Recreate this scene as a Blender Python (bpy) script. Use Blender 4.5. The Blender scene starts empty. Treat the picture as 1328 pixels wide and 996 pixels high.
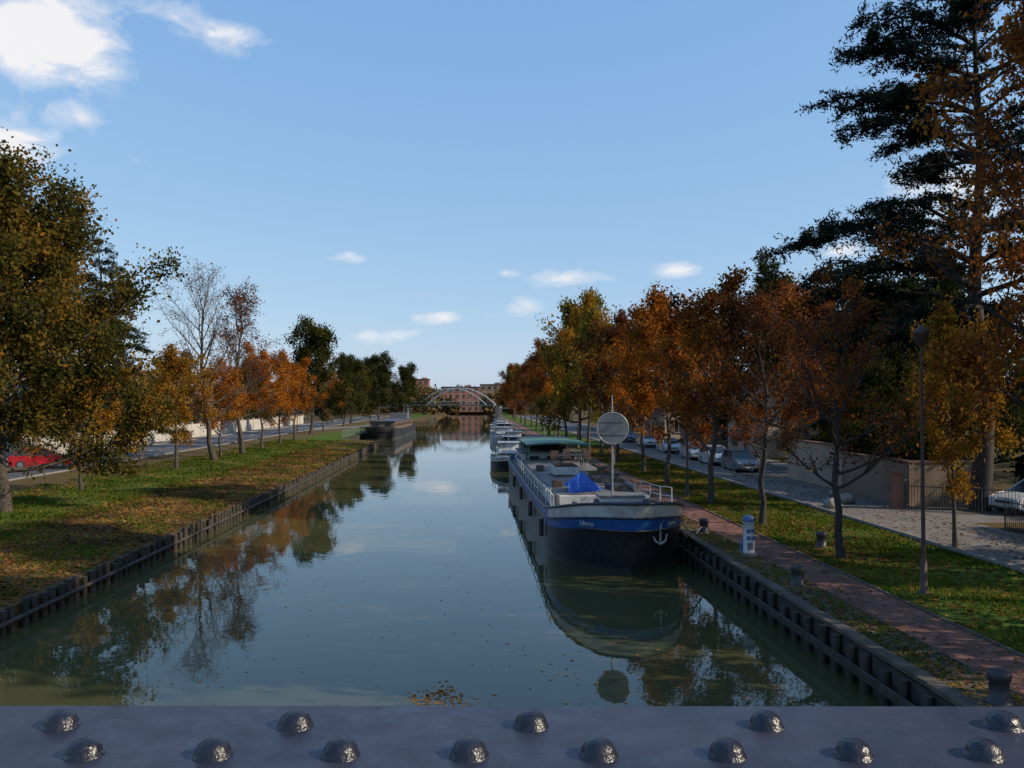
import bpy, math, random
import numpy as np
from mathutils import Vector, Matrix
R=math.radians
sc=bpy.context.scene
COL=sc.collection
rnd=random.Random(5)
rng=np.random.default_rng(5)

# ------------------------------------------------------------ materials
def newmat(name):
    m=bpy.data.materials.new(name); m.use_nodes=True
    nt=m.node_tree; b=nt.nodes['Principled BSDF']
    return m,nt,b
def N(nt,t,**k):
    n=nt.nodes.new(t)
    for a,v in k.items(): setattr(n,a,v)
    return n
def ramp(nt,fac,stops):
    r=N(nt,'ShaderNodeValToRGB')
    el=r.color_ramp.elements
    while len(el)<len(stops): el.new(0.5)
    for e,(p,c) in zip(el,stops):
        e.position=p; e.color=(c[0],c[1],c[2],1)
    nt.links.new(fac,r.inputs[0]); return r.outputs[0]
def noise(nt,vec,scale,detail=5,rough=.55,dist=0):
    n=N(nt,'ShaderNodeTexNoise'); n.inputs['Scale'].default_value=scale
    n.inputs['Detail'].default_value=detail; n.inputs['Roughness'].default_value=rough
    n.inputs['Distortion'].default_value=dist
    if vec: nt.links.new(vec,n.inputs['Vector'])
    return n.outputs[0]
def math_(nt,op,a,b=None,clamp=False):
    n=N(nt,'ShaderNodeMath',operation=op); n.use_clamp=clamp
    for i,x in enumerate((a,b)):
        if x is None: continue
        if isinstance(x,(int,float)): n.inputs[i].default_value=x
        else: nt.links.new(x,n.inputs[i])
    return n.outputs[0]
def mixc(nt,f,a,b):
    n=N(nt,'ShaderNodeMix',data_type='RGBA')
    if isinstance(f,(int,float)): n.inputs[0].default_value=f
    else: nt.links.new(f,n.inputs[0])
    for i,x in ((6,a),(7,b)):
        if isinstance(x,tuple): n.inputs[i].default_value=(x[0],x[1],x[2],1)
        else: nt.links.new(x,n.inputs[i])
    return n.outputs[2]
def bump(nt,b,h,strength=.3,dist=.02):
    n=N(nt,'ShaderNodeBump'); n.inputs['Strength'].default_value=strength
    n.inputs['Distance'].default_value=dist
    nt.links.new(h,n.inputs['Height']); nt.links.new(n.outputs[0],b.inputs['Normal'])
def mat(name,c,rough=.6,var=.35,scale=3,bmp=.3,metal=0,dirt=None,fine=40):
    m,nt,b=newmat(name)
    g=N(nt,'ShaderNodeNewGeometry').outputs['Position']
    n1=noise(nt,g,scale,4,.65)
    lo=tuple(x*(1-var) for x in c); hi=tuple(min(1,x*(1+var)) for x in c)
    col=ramp(nt,n1,[(.3,lo),(.5,c),(.72,hi)])
    if dirt:
        n2=noise(nt,g,scale*.45,5,.7)
        f=ramp(nt,n2,[(.48,(0,0,0)),(.66,(1,1,1))])
        col=mixc(nt,f,col,dirt)
    nt.links.new(col,b.inputs['Base Color'])
    b.inputs['Roughness'].default_value=rough; b.inputs['Metallic'].default_value=metal
    if bmp>0: bump(nt,b,noise(nt,g,fine,3),bmp,.01)
    return m

def leafmat(name,stops,trans=.35):
    m,nt,b=newmat(name); nt.nodes.remove(b)
    g=N(nt,'ShaderNodeNewGeometry'); tc=N(nt,'ShaderNodeTexCoord'); oi=N(nt,'ShaderNodeObjectInfo')
    n1=noise(nt,tc.outputs['Object'],.55,1)
    a=math_(nt,'MULTIPLY',g.outputs['Random Per Island'],.5)
    c=math_(nt,'MULTIPLY',math_(nt,'SUBTRACT',n1,.5),1.6)
    o=math_(nt,'MULTIPLY',math_(nt,'SUBTRACT',oi.outputs['Random'],.5),.36)
    f=math_(nt,'ADD',math_(nt,'ADD',math_(nt,'ADD',a,c),o),.25,True)
    col=ramp(nt,f,stops)
    d=N(nt,'ShaderNodeBsdfDiffuse'); nt.links.new(col,d.inputs[0])
    t=N(nt,'ShaderNodeBsdfTranslucent'); nt.links.new(col,t.inputs[0])
    mx=N(nt,'ShaderNodeMixShader'); mx.inputs[0].default_value=trans
    nt.links.new(d.outputs[0],mx.inputs[1]); nt.links.new(t.outputs[0],mx.inputs[2])
    nt.links.new(mx.outputs[0],nt.nodes['Material Output'].inputs[0])
    return m
LM_OR=leafmat('leaf_orange',[(0,(.07,.025,.008)),(.35,(.27,.085,.012)),(.7,(.46,.155,.018)),(1,(.55,.26,.03))],.42)
LM_YE=leafmat('leaf_yellow',[(0,(.10,.05,.01)),(.4,(.32,.155,.02)),(.75,(.48,.27,.03)),(1,(.20,.19,.04))],.42)
LM_RB=leafmat('leaf_brown',[(0,(.035,.015,.009)),(.4,(.15,.050,.015)),(.75,(.30,.095,.018)),(1,(.42,.18,.03))],.42)
LM_OL=leafmat('leaf_olive',[(0,(.016,.020,.007)),(.4,(.055,.055,.014)),(.7,(.12,.09,.019)),(1,(.30,.14,.02))],.38)
LM_YG=leafmat('leaf_yellow_green',[(0,(.03,.035,.010)),(.4,(.12,.11,.02)),(.7,(.24,.17,.025)),(1,(.42,.22,.03))],.42)
LM_GR=leafmat('leaf_dark_green',[(0,(.010,.016,.006)),(.5,(.030,.040,.012)),(1,(.085,.075,.022))])
LM_CE=leafmat('needle_cedar',[(0,(.006,.010,.009)),(.5,(.013,.022,.018)),(1,(.030,.042,.030))],.1)
BARK=mat('bark',(.060,.047,.038),.9,.5,6,.9,fine=25)
BARKD=mat('bark_dark',(.035,.027,.024),.9,.5,6,.9,fine=25)

# ------------------------------------------------------------ mesh builder
class MB:
    def __init__(s): s.v=[];s.f=[];s.m=[];s.sm=[];s.mats=[]
    def mi(s,m):
        if m not in s.mats: s.mats.append(m)
        return s.mats.index(m)
    def add(s,vs,fs,m,smooth=False):
        o=len(s.v); s.v+= [tuple(x) for x in vs]; k=s.mi(m)
        for f in fs: s.f.append(tuple(i+o for i in f)); s.m.append(k); s.sm.append(smooth)
    def box(s,c,d,m,rz=0,tx=1,ty=1):
        hx,hy,hz=d[0]/2,d[1]/2,d[2]/2; vs=[]
        for z,ax,ay in ((-hz,1,1),(hz,tx,ty)):
            for x,y in ((-hx,-hy),(hx,-hy),(hx,hy),(-hx,hy)):
                x*=ax;y*=ay
                vs.append((c[0]+x*math.cos(rz)-y*math.sin(rz),c[1]+x*math.sin(rz)+y*math.cos(rz),c[2]+z))
        s.add(vs,[(3,2,1,0),(4,5,6,7),(0,1,5,4),(1,2,6,5),(2,3,7,6),(3,0,4,7)],m)
    def tube(s,pts,rads,m,n=8,caps=True):
        pts=[Vector(p) for p in pts]
        if isinstance(rads,(int,float)): rads=[rads]*len(pts)
        vs=[];fs=[];a=None
        for i,p in enumerate(pts):
            d=(pts[min(i+1,len(pts)-1)]-pts[max(i-1,0)]).normalized()
            if a is None:
                a=d.orthogonal().normalized()
            a=(a-d*a.dot(d)).normalized(); b=d.cross(a)
            for j in range(n):
                t=2*math.pi*j/n
                vs.append(p+(a*math.cos(t)+b*math.sin(t))*rads[i])
        for i in range(len(pts)-1):
            for j in range(n):
                k=(j+1)%n; fs.append((i*n+j,i*n+k,(i+1)*n+k,(i+1)*n+j))
        s.add(vs,fs,m,True)
        if caps:
            s.add(vs[:n],[tuple(range(n))[::-1]],m); s.add(vs[-n:],[tuple(range(n))],m)
    def lathe(s,c,prof,m,n=16):
        vs=[];fs=[]
        for r,z in prof:
            for j in range(n):
                t=2*math.pi*j/n; vs.append((c[0]+r*math.cos(t),c[1]+r*math.sin(t),c[2]+z))
        for i in range(len(prof)-1):
            for j in range(n):
                k=(j+1)%n; fs.append((i*n+j,i*n+k,(i+1)*n+k,(i+1)*n+j))
        s.add(vs,fs,m,True)
    def obj(s,name,parent=None,bevel=0,loc=(0,0,0),rz=0):
        me=bpy.data.meshes.new(name); me.from_pydata(s.v,[],s.f)
        for m in s.mats: me.materials.append(m)
        me.polygons.foreach_set('material_index',s.m); me.polygons.foreach_set('use_smooth',s.sm)
        me.update()
        o=bpy.data.objects.new(name,me); COL.objects.link(o)
        o.location=loc; o.rotation_euler=(0,0,rz)
        if parent: o.parent=parent
        if bevel:
            b=o.modifiers.new('bevel','BEVEL'); b.width=bevel; b.segments=2; b.limit_method='ANGLE'
        return o
def empty(name,loc=(0,0,0),rz=0):
    e=bpy.data.objects.new(name,None); COL.objects.link(e); e.location=loc; e.rotation_euler=(0,0,rz); e.empty_display_size=.2
    return e
def inst(name,me,loc,s=1,rz=0,sz=None):
    o=bpy.data.objects.new(name,me); COL.objects.link(o); o.location=loc
    o.scale=(s,s,sz or s); o.rotation_euler=(0,0,rz); return o

# ------------------------------------------------------------ world
SUN_AZ=106; SUN_EL=31
w=bpy.data.worlds.new('World'); sc.world=w; w.use_nodes=True
nt=w.node_tree; bg=nt.nodes['Background']
sky=N(nt,'ShaderNodeTexSky',sky_type='NISHITA'); sky.sun_disc=False
sky.sun_elevation=R(SUN_EL); sky.sun_rotation=R(SUN_AZ); sky.air_density=1.0; sky.dust_density=.6; sky.ozone_density=1.5
sp=N(nt,'ShaderNodeSeparateColor'); nt.links.new(sky.outputs[0],sp.inputs[0]); cb=N(nt,'ShaderNodeCombineColor')
for i,(g_,k_) in enumerate(((.62,1.42),(.43,2.28),(.19,4.3))):
    nt.links.new(math_(nt,'MULTIPLY',math_(nt,'POWER',sp.outputs[i],g_),k_),cb.inputs[i])
tc=N(nt,'ShaderNodeTexCoord'); sep=N(nt,'ShaderNodeSeparateXYZ'); nt.links.new(tc.outputs['Generated'],sep.inputs[0])
az=math_(nt,'ARCTAN2',sep.outputs[0],sep.outputs[1]); elv=math_(nt,'ARCSINE',sep.outputs[2])
blobs=[(-26.6,20.8,3.9,2.4,1.6),(-15.3,22.3,3.2,1.0,.62),(-19.8,23.4,2.4,1.2,.5),(-28.2,14.6,2.5,1.6,1.15),(-25,16.6,2.,.9,.72),
(-8.3,9.6,1.4,.5,.8),(6.4,8.3,2.6,.6,.9),(3.0,6.3,1.8,.8,.8),(-2.4,5.7,2.4,.5,.8),(-5.8,4.5,2.8,.55,.75),(13.8,8.8,1.5,.6,.8),(24,9.5,1.6,.7,.75),(2.4,8.7,1,.35,.75),(30,12,4,2,.9),(-21,14.8,1.2,.6,.45)]
tot=None
for a0,e0,sa,se,am in blobs:
    u=math_(nt,'DIVIDE',math_(nt,'SUBTRACT',az,R(a0)),R(sa)); v=math_(nt,'DIVIDE',math_(nt,'SUBTRACT',elv,R(e0)),R(se))
    q=math_(nt,'ADD',math_(nt,'MULTIPLY',u,u),math_(nt,'MULTIPLY',v,v))
    g=math_(nt,'MULTIPLY',math_(nt,'EXPONENT',math_(nt,'MULTIPLY',q,-1.0)),am)
    tot=g if tot is None else math_(nt,'ADD',tot,g)
mp=N(nt,'ShaderNodeMapping'); mp.inputs['Scale'].default_value=(1,1,1.8); nt.links.new(tc.outputs['Generated'],mp.inputs[0])
cn=noise(nt,mp.outputs[0],17,6,.62,.5)
cf=math_(nt,'ADD',tot,math_(nt,'MULTIPLY',math_(nt,'SUBTRACT',cn,.5),2.1))
cfac=ramp(nt,cf,[(.30,(0,0,0)),(.70,(.42,.42,.42)),(1.0,(.95,.95,.95))])
gate=math_(nt,'MULTIPLY',tot,2.4,True)
cfac=math_(nt,'MULTIPLY',cfac,gate)
col=mixc(nt,cfac,cb.outputs[0],(6.6,6.5,6.6))
nt.links.new(col,bg.inputs[0]); bg.inputs[1].default_value=.14

S=Vector((math.sin(R(SUN_AZ))*math.cos(R(SUN_EL)),math.cos(R(SUN_AZ))*math.cos(R(SUN_EL)),math.sin(R(SUN_EL))))
ld=bpy.data.lights.new('sun','SUN'); ld.energy=5.0; ld.angle=R(.5); ld.color=(1,.86,.66)
lo=bpy.data.objects.new('sun',ld); COL.objects.link(lo); lo.rotation_euler=S.to_track_quat('Z','Y').to_euler(); lo.location=(40,0,40)

# ------------------------------------------------------------ camera
YAW=-2.7
cd=bpy.data.cameras.new('camera'); cam=bpy.data.objects.new('camera',cd); COL.objects.link(cam)
cam.location=(0,0,6); cam.rotation_euler=(R(91.25),0,R(YAW)); cd.sensor_width=36; cd.lens=29.8; cd.clip_end=6000; cd.clip_start=.05
sc.camera=cam
sc.view_settings.view_transform='Standard'; sc.view_settings.look='None'; sc.view_settings.exposure=0

# ------------------------------------------------------------ ground
def el(y):
    xs=[-80,0,60,95,114,119,121,200,232,240,460]; vs=[-12.1,-12.1,-12.2,-12.7,-12.9,-13.6,-18.5,-18.5,-17,-12.5,-12.5]
    return float(np.interp(y,xs,vs))
ER=8.3
def gz(x,y):
    e=el(y)
    if x<e: return float(np.interp(e-x,[0,1.2,4,8.5],[.62,.72,.88,1.0]))
    return .9 if x<30 else 1.0
def groundmat():
    m,nt,b=newmat('ground_grass')
    g=N(nt,'ShaderNodeNewGeometry').outputs['Position']; sp=N(nt,'ShaderNodeSeparateXYZ'); nt.links.new(g,sp.inputs[0])
    n1=noise(nt,g,.35,4,.6); n2=noise(nt,g,5,5,.7); n3=noise(nt,g,14,3,.7)
    grass=ramp(nt,n2,[(.3,(.030,.050,.008)),(.5,(.062,.105,.012)),(.7,(.11,.15,.018))])
    dirt=ramp(nt,n3,[(.35,(.045,.030,.014)),(.5,(.10,.068,.030)),(.68,(.18,.115,.045))])
    dl=math_(nt,'ABSOLUTE',math_(nt,'ADD',sp.outputs[0],20.9))
    bl=math_(nt,'MULTIPLY',math_(nt,'SUBTRACT',dl,2.6),.26)
    fr=math_(nt,'MULTIPLY',math_(nt,'SUBTRACT',sp.outputs[0],0.),10,True)
    dr=math_(nt,'ABSOLUTE',math_(nt,'SUBTRACT',sp.outputs[0],13.6))
    br=math_(nt,'MULTIPLY',math_(nt,'SUBTRACT',dr,2.6),.35)
    wgt=math_(nt,'ADD',math_(nt,'MULTIPLY',bl,math_(nt,'SUBTRACT',1.0,fr)),math_(nt,'MULTIPLY',br,fr))
    wgt=math_(nt,'MINIMUM',wgt,.5)
    f=math_(nt,'ADD',math_(nt,'MULTIPLY',math_(nt,'SUBTRACT',n1,.5),2.2),wgt)
    f=math_(nt,'ADD',f,math_(nt,'MULTIPLY',math_(nt,'SUBTRACT',n2,.5),1.2))
    f=ramp(nt,math_(nt,'ADD',f,.32),[(.3,(0,0,0)),(.62,(1,1,1))])
    col=mixc(nt,f,grass,dirt); nt.links.new(col,b.inputs['Base Color']); b.inputs['Roughness'].default_value=.95
    b.inputs['Specular IOR Level'].default_value=.1
    bump(nt,b,n3,.9,.06); return m
GM=groundmat()
mb=MB()
ys=[-80,-20,0,15,30,45,60,75,88,95,105,114,119,121,140,170,200,225,232,240,300,380,460,460.01,700,1500,4000]
rows=[]
for i,y in enumerate(ys):
    e=el(min(y,460)); closed=y>460
    r=[(-3500,1),(-400,1),(-80,1),(-45,1),(-30,1),(e-8.5 if e>-15 else -27.5,1.0),(e-4,.88),(e-1.2,.72),(e,.62)]
    r+=[(e+.02,.9 if closed else -2),(ER-.02,.9 if closed else -2)]
    r+=[(ER,.9),(11,.9),(16.5,.9),(30,.9),(80,1),(400,1),(3500,1)]
    if closed: r=[(x,max(z,.9)) for x,z in r]
    rows.append([(x,y,z) for x,z in r])
nc=len(rows[0]); vs=[p for r in rows for p in r]; fs=[]
for i in range(len(rows)-1):
    for j in range(nc-1): fs.append((i*nc+j,i*nc+j+1,(i+1)*nc+j+1,(i+1)*nc+j))
mb.add(vs,fs,GM); mb.obj('ground')

# water
m,nt,b=newmat('canal_water')
g=N(nt,'ShaderNodeNewGeometry').outputs['Position']
mp=N(nt,'ShaderNodeMapping'); mp.inputs['Scale'].default_value=(1,.6,1); nt.links.new(g,mp.inputs[0])
c=ramp(nt,noise(nt,g,.12,2),[(.3,(.050,.052,.022)),(.7,(.070,.070,.031))]); nt.links.new(c,b.inputs['Base Color'])
b.inputs['Roughness'].default_value=.015; b.inputs['IOR'].default_value=1.38
h=math_(nt,'ADD',noise(nt,mp.outputs[0],1.1,3,.5),math_(nt,'MULTIPLY',noise(nt,mp.outputs[0],7,2,.5),.09))
h=math_(nt,'MULTIPLY',h,math_(nt,'ADD',noise(nt,g,.06,2),.1))
bump(nt,b,h,.5,.018)
mb=MB(); mb.add([(-30,-80,0),(9,-80,0),(9,461,0),(-30,461,0)],[(0,1,2,3)],m); mb.obj('water')

# ------------------------------------------------------------ pavements and roads
ASPH=mat('asphalt',(.055,.055,.057),.85,.3,.8,.5,dirt=(.08,.075,.07),fine=60)
PAVE=mat('pavement_light',(.155,.135,.12),.85,.2,.6,.4,dirt=(.11,.09,.075),fine=50)
CONC=mat('concrete',(.21,.195,.17),.85,.3,1.2,.5,dirt=(.10,.09,.07),fine=35)
COPE=mat('coping_stone',(.085,.068,.050),.9,.4,2.2,.6,dirt=(.05,.04,.028),fine=25)
EARTH=mat('bank_earth',(.085,.056,.032),.95,.45,2.5,.9,dirt=(.05,.05,.02),fine=18)
KERB=mat('kerb_stone',(.20,.19,.17),.8,.25,2,.4)
WHITE=mat('road_paint',(.55,.55,.53),.7,.2,8,.1,dirt=(.3,.29,.28))
def brickmat(name,c1,c2,mo,scale,bw=.5,rh=.25,rot=None):
    m,nt,b=newmat(name)
    g=N(nt,'ShaderNodeNewGeometry').outputs['Position']
    mp=N(nt,'ShaderNodeMapping'); nt.links.new(g,mp.inputs[0])
    if rot: mp.inputs['Rotation'].default_value=rot
    t=N(nt,'ShaderNodeTexBrick'); nt.links.new(mp.outputs[0],t.inputs[0])
    t.inputs['Color1'].default_value=(*c1,1); t.inputs['Color2'].default_value=(*c2,1); t.inputs['Mortar'].default_value=(*mo,1)
    t.inputs['Scale'].default_value=scale; t.inputs['Brick Width'].default_value=bw; t.inputs['Row Height'].default_value=rh; t.inputs['Mortar Size'].default_value=.012
    n=noise(nt,g,.9,5,.65)
    n2=ramp(nt,n,[(.3,(.45,.42,.40)),(.7,(1.15,1.1,1.05))])
    mm=N(nt,'ShaderNodeMix',data_type='RGBA',blend_type='MULTIPLY'); mm.inputs[0].default_value=1
    nt.links.new(t.outputs[0],mm.inputs[6]); nt.links.new(n2,mm.inputs[7])
    nt.links.new(mm.outputs[2],b.inputs['Base Color']); b.inputs['Roughness'].default_value=.85
    bump(nt,b,noise(nt,g,30,3),.4,.01); return m
PATHB=brickmat('path_brick',(.25,.090,.060),(.18,.070,.050),(.12,.09,.07),1,.22,.11)
def sheet(name,x0,x1,y0,y1,z,m,step=None):
    mb=MB(); mb.add([(x0,y0,z),(x1,y0,z),(x1,y1,z),(x0,y1,z)],[(0,1,2,3)],m); return mb.obj(name)
sheet('bank_path',8.45,9.55,-20,300,.904,EARTH)
sheet('brick_path',9.6,11.0,-20,300,.907,PATHB)
mb=MB()
y=-20
while y<300:
    mb.box((11.05,y+.5,.92),(.08,.985,.05),COPE); mb.box((9.56,y+.5,.91),(.06,.985,.02),COPE); y+=1.0
mb.obj('path_edging')
sheet('street_road',18.9,24.2,60,330,.906,ASPH)
sheet('street_road',18.6,60,56.6,60,.910,ASPH)
sheet('pavement',16.6,18.75,20,330,.912,PAVE)
sheet('forecourt_pavement',18.75,21.2,8,56.6,.908,PAVE)
sheet('forecourt_pavement',21.2,30,35,40.4,.9085,PAVE)
mb=MB(); y=20
while y<330: mb.box((16.55,y+.5,.95),(.12,.985,.14),KERB); y+=1
y=60
while y<330: mb.box((18.82,y+.5,.95),(.14,.985,.15),KERB); y+=1
y=60
while y<330: mb.box((24.3,y+.5,.95),(.14,.985,.15),KERB); y+=1
mb.obj('kerb')
sheet('pavement',24.38,26.5,60,330,.93,PAVE)
mb=MB()
for k in range(22): mb.box((21.9,63+k*6,.912),(.1,2.6,.006),WHITE)
mb.obj('lane_marking')
sheet('quay_road',-37.2,-29.6,-20,330,1.006,ASPH)
mb=MB(); y=-20
while y<330: mb.box((-29.5,y+1,1.04),(.15,1.98,.13),KERB); mb.box((-37.3,y+1,1.04),(.15,1.98,.13),KERB); y+=2
mb.obj('kerb')
mb=MB()
for k in range(40): mb.box((-33.4,5+k*7,1.012),(.12,3,.006),WHITE)
mb.obj('lane_marking')
sheet('pavement',-39.8,-37.38,-20,330,1.012,PAVE)
mb=MB(); mb.add([(-29.6,150,1.010),(-29.6,168,1.010),(-19.5,196,1.010),(-19.5,182,1.010)],[(0,3,2,1)],PAVE); mb.obj('quay_pavement')

# ------------------------------------------------------------ canal edges
WOODD=mat('wet_timber',(.045,.034,.026),.75,.5,5,.8,dirt=(.02,.022,.012))
STEELR=mat('sheet_pile',(.040,.033,.028),.8,.4,3,.5,dirt=(.02,.022,.012))
mb=MB()
mb.box((ER-.03,110,.30),(.06,260,1.0),STEELR)
y=-18
while y<240:
    mb.box((ER+.06,y+.75,.895+rnd.uniform(-.008,.008)),(.30,1.485,.09),COPE)
    y+=1.5
y=-18
while y<240:
    r=.085+rnd.random()*.03
    mb.tube([(ER-.16+rnd.uniform(-.03,.03),y,-.6),(ER-.16,y+rnd.uniform(-.05,.05),.78+rnd.uniform(-.12,.08))],r,WOODD,8)
    y+=.8+rnd.uniform(-.12,.12)
mb.box((ER-.3,110,.42),(.09,260,.16),WOODD)
mb.obj('canal_wall')
mb=MB(); y=-18
while y<118:
    e=el(y); h=.62+rnd.uniform(-.04,.16)
    mb.tube([(e+.12,y,-.6),(e+.12+rnd.uniform(-.05,.05),y+rnd.uniform(-.04,.04),h)],.08+rnd.random()*.05,WOODD,7)
    y+=.52+rnd.uniform(-.12,.18)
for k in range(17):
    y0=-18+8*k
    e0,e1=el(y0)+.22,el(y0+8)+.22
    mb.tube([(e0,y0,.33),(e1,y0+7.95,.33)],.07,WOODD,6)
for k in range(30):
    y0=119.5
    mb.tube([(-13.2-k*.19,y0+k*.02+.3,-.6),(-13.2-k*.19,y0+k*.02+.3,.75)],.1,WOODD,6)
y=122
while y<300:
    mb.tube([(el(y)+.15,y,-.6),(el(y)+.15,y,.8)],.14,WOODD,6); y+=.8
mb.obj('canal_stakes')

# ------------------------------------------------------------ grass tufts, fallen leaves
def quads_mesh(name,P,A,B,mt):
    n=len(P); V=np.empty((n,4,3)); V[:,0]=P-A; V[:,1]=P-B; V[:,2]=P+A; V[:,3]=P+B
    return raw_mesh(name,V.reshape(-1,3),np.arange(4*n).reshape(-1,4),[mt],None)
def raw_mesh(name,V,F,mats,midx,extra=None):
    me=bpy.data.meshes.new(name)
    me.vertices.add(len(V)); me.vertices.foreach_set('co',np.asarray(V,dtype=np.float32).ravel())
    F=np.asarray(F,dtype=np.int32); k=F.shape[1]
    me.loops.add(F.size); me.loops.foreach_set('vertex_index',F.ravel())
    me.polygons.add(len(F)); me.polygons.foreach_set('loop_start',np.arange(0,F.size,k,dtype=np.int32))
    try: me.polygons.foreach_set('loop_total',np.full(len(F),k,dtype=np.int32))
    except Exception: pass
    for m in mats: me.materials.append(m)
    if midx is not None: me.polygons.foreach_set('material_index',np.asarray(midx,dtype=np.int32))
    me.update(calc_edges=True); me.validate(); return me
GRB=leafmat('grass_blade',[(0,(.028,.048,.007)),(.5,(.070,.112,.013)),(.8,(.12,.15,.02)),(1,(.20,.15,.04))],.3)
def zarr(x,y): return np.array([gz(a,b) for a,b in zip(x,y)])
def tufts(n,x0,x1,y0,y1,hs):
    x=rng.uniform(x0,x1,n); y=y0+(y1-y0)*rng.random(n)**1.6
    keep=(np.sin(x*1.3+np.sin(y*.7)*2)+np.sin(y*.9+x*.5)+rng.normal(0,.8,n)-(1.1*(x>-17.5)*(x<0)))>-.4
    x=x[keep];y=y[keep]; z=zarr(x,y); n=len(x); h=rng.uniform(.5,1.2,n)*hs; a=rng.uniform(0,6.28,n)
    dx=np.cos(a)*.025*(1+y/40); dy=np.sin(a)*.025
    V=np.empty((n,3,3)); V[:,0]=np.c_[x-dx,y-dy,z-.01]; V[:,1]=np.c_[x+dx,y+dy,z-.01]; V[:,2]=np.c_[x+rng.normal(0,.04,n),y+rng.normal(0,.04,n),z+h]
    return V.reshape(-1,3)
V=np.concatenate([tufts(45000,11.15,16.4,14,75,.10),tufts(55000,-26,-12.6,24,115,.12),tufts(7000,8.5,9.5,12,60,.06)])
COL.objects.link(bpy.data.objects.new('grass',raw_mesh('grass',V,np.arange(len(V)).reshape(-1,3),[GRB],None)))
LIT=leafmat('fallen_leaf',[(0,(.045,.024,.012)),(.4,(.13,.062,.020)),(.75,(.24,.115,.028)),(1,(.36,.20,.05))],.1)
def litter(n,x0,x1,y0,y1,sz=.05,z=None,pw=1.6):
    x=rng.uniform(x0,x1,n); y=y0+(y1-y0)*rng.random(n)**pw
    zz=(zarr(x,y)+.02) if z is None else np.full(n,z)
    a=rng.uniform(0,6.28,n); s=sz*rng.uniform(.6,1.4,n)*(1+y/90); t=rng.normal(0,.25,n)*(0 if z is not None and z<.1 else 1)
    P=np.c_[x,y,zz]; A=np.c_[np.cos(a)*s,np.sin(a)*s,t*s]; B=np.c_[-np.sin(a)*s*.7,np.cos(a)*s*.7,-t*s*.5]
    return P,A,B
def cat(L): return [np.concatenate([l[i] for l in L]) for i in range(3)]
def drift(cx,cy,s,n):
    x=np.clip(rng.normal(cx,s,n),11.1,16.4);y=rng.normal(cy,s*1.2,n);a=rng.uniform(0,6.28,n);q=.055*rng.uniform(.6,1.4,n)*(1+cy/90);t=rng.normal(0,.25,n)
    return np.c_[x,y,np.full(n,.925)],np.c_[np.cos(a)*q,np.sin(a)*q,t*q],np.c_[-np.sin(a)*q*.7,np.cos(a)*q*.7,-t*q*.5]
P,A,B=cat([litter(9000,11,16.4,13,80),litter(9000,11.1,16.4,44,100,.06,None,1),litter(20000,-25,-12.4,22,115,.05),litter(22000,-18.5,-12.3,22,95,.05,None,1.5),litter(7000,8.4,9.6,12,80,.035,None,1.3),litter(2400,9.6,11,12,80,.032,.93,1.3),litter(2500,16.6,21,20,60,.045)]
 +[drift(12.2,yy,1.5,1300) for yy in (27.5,35,42.5,53,62)])
COL.objects.link(bpy.data.objects.new('fallen_leaves',quads_mesh('fallen_leaves',P,A,B,LIT)))
L=[litter(420,-11,8,10,60,.03,.006,1.2)]
def cl(cx,cy,s,n):
    x=rng.normal(cx,s,n);y=rng.normal(cy,s*1.3,n);a=rng.uniform(0,6.28,n);q=.05*rng.uniform(.6,1.4,n)
    return np.c_[x,y,np.full(n,.007)],np.c_[np.cos(a)*q,np.sin(a)*q,0*a],np.c_[-np.sin(a)*q*.7,np.cos(a)*q*.7,0*a]
L+= [cl(-.75,17.5,.26,90),cl(-.2,17.2,.25,20),cl(2.6,18.5,.9,30),cl(3.5,20.5,1.2,30)]
P,A,B=cat(L)
LITF=leafmat('floating_leaf',[(0,(.16,.06,.02)),(.4,(.34,.12,.03)),(.75,(.5,.2,.04)),(1,(.5,.3,.08))],.1)
COL.objects.link(bpy.data.objects.new('floating_leaves',quads_mesh('floating_leaves',P,A,B,LITF)))

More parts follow.
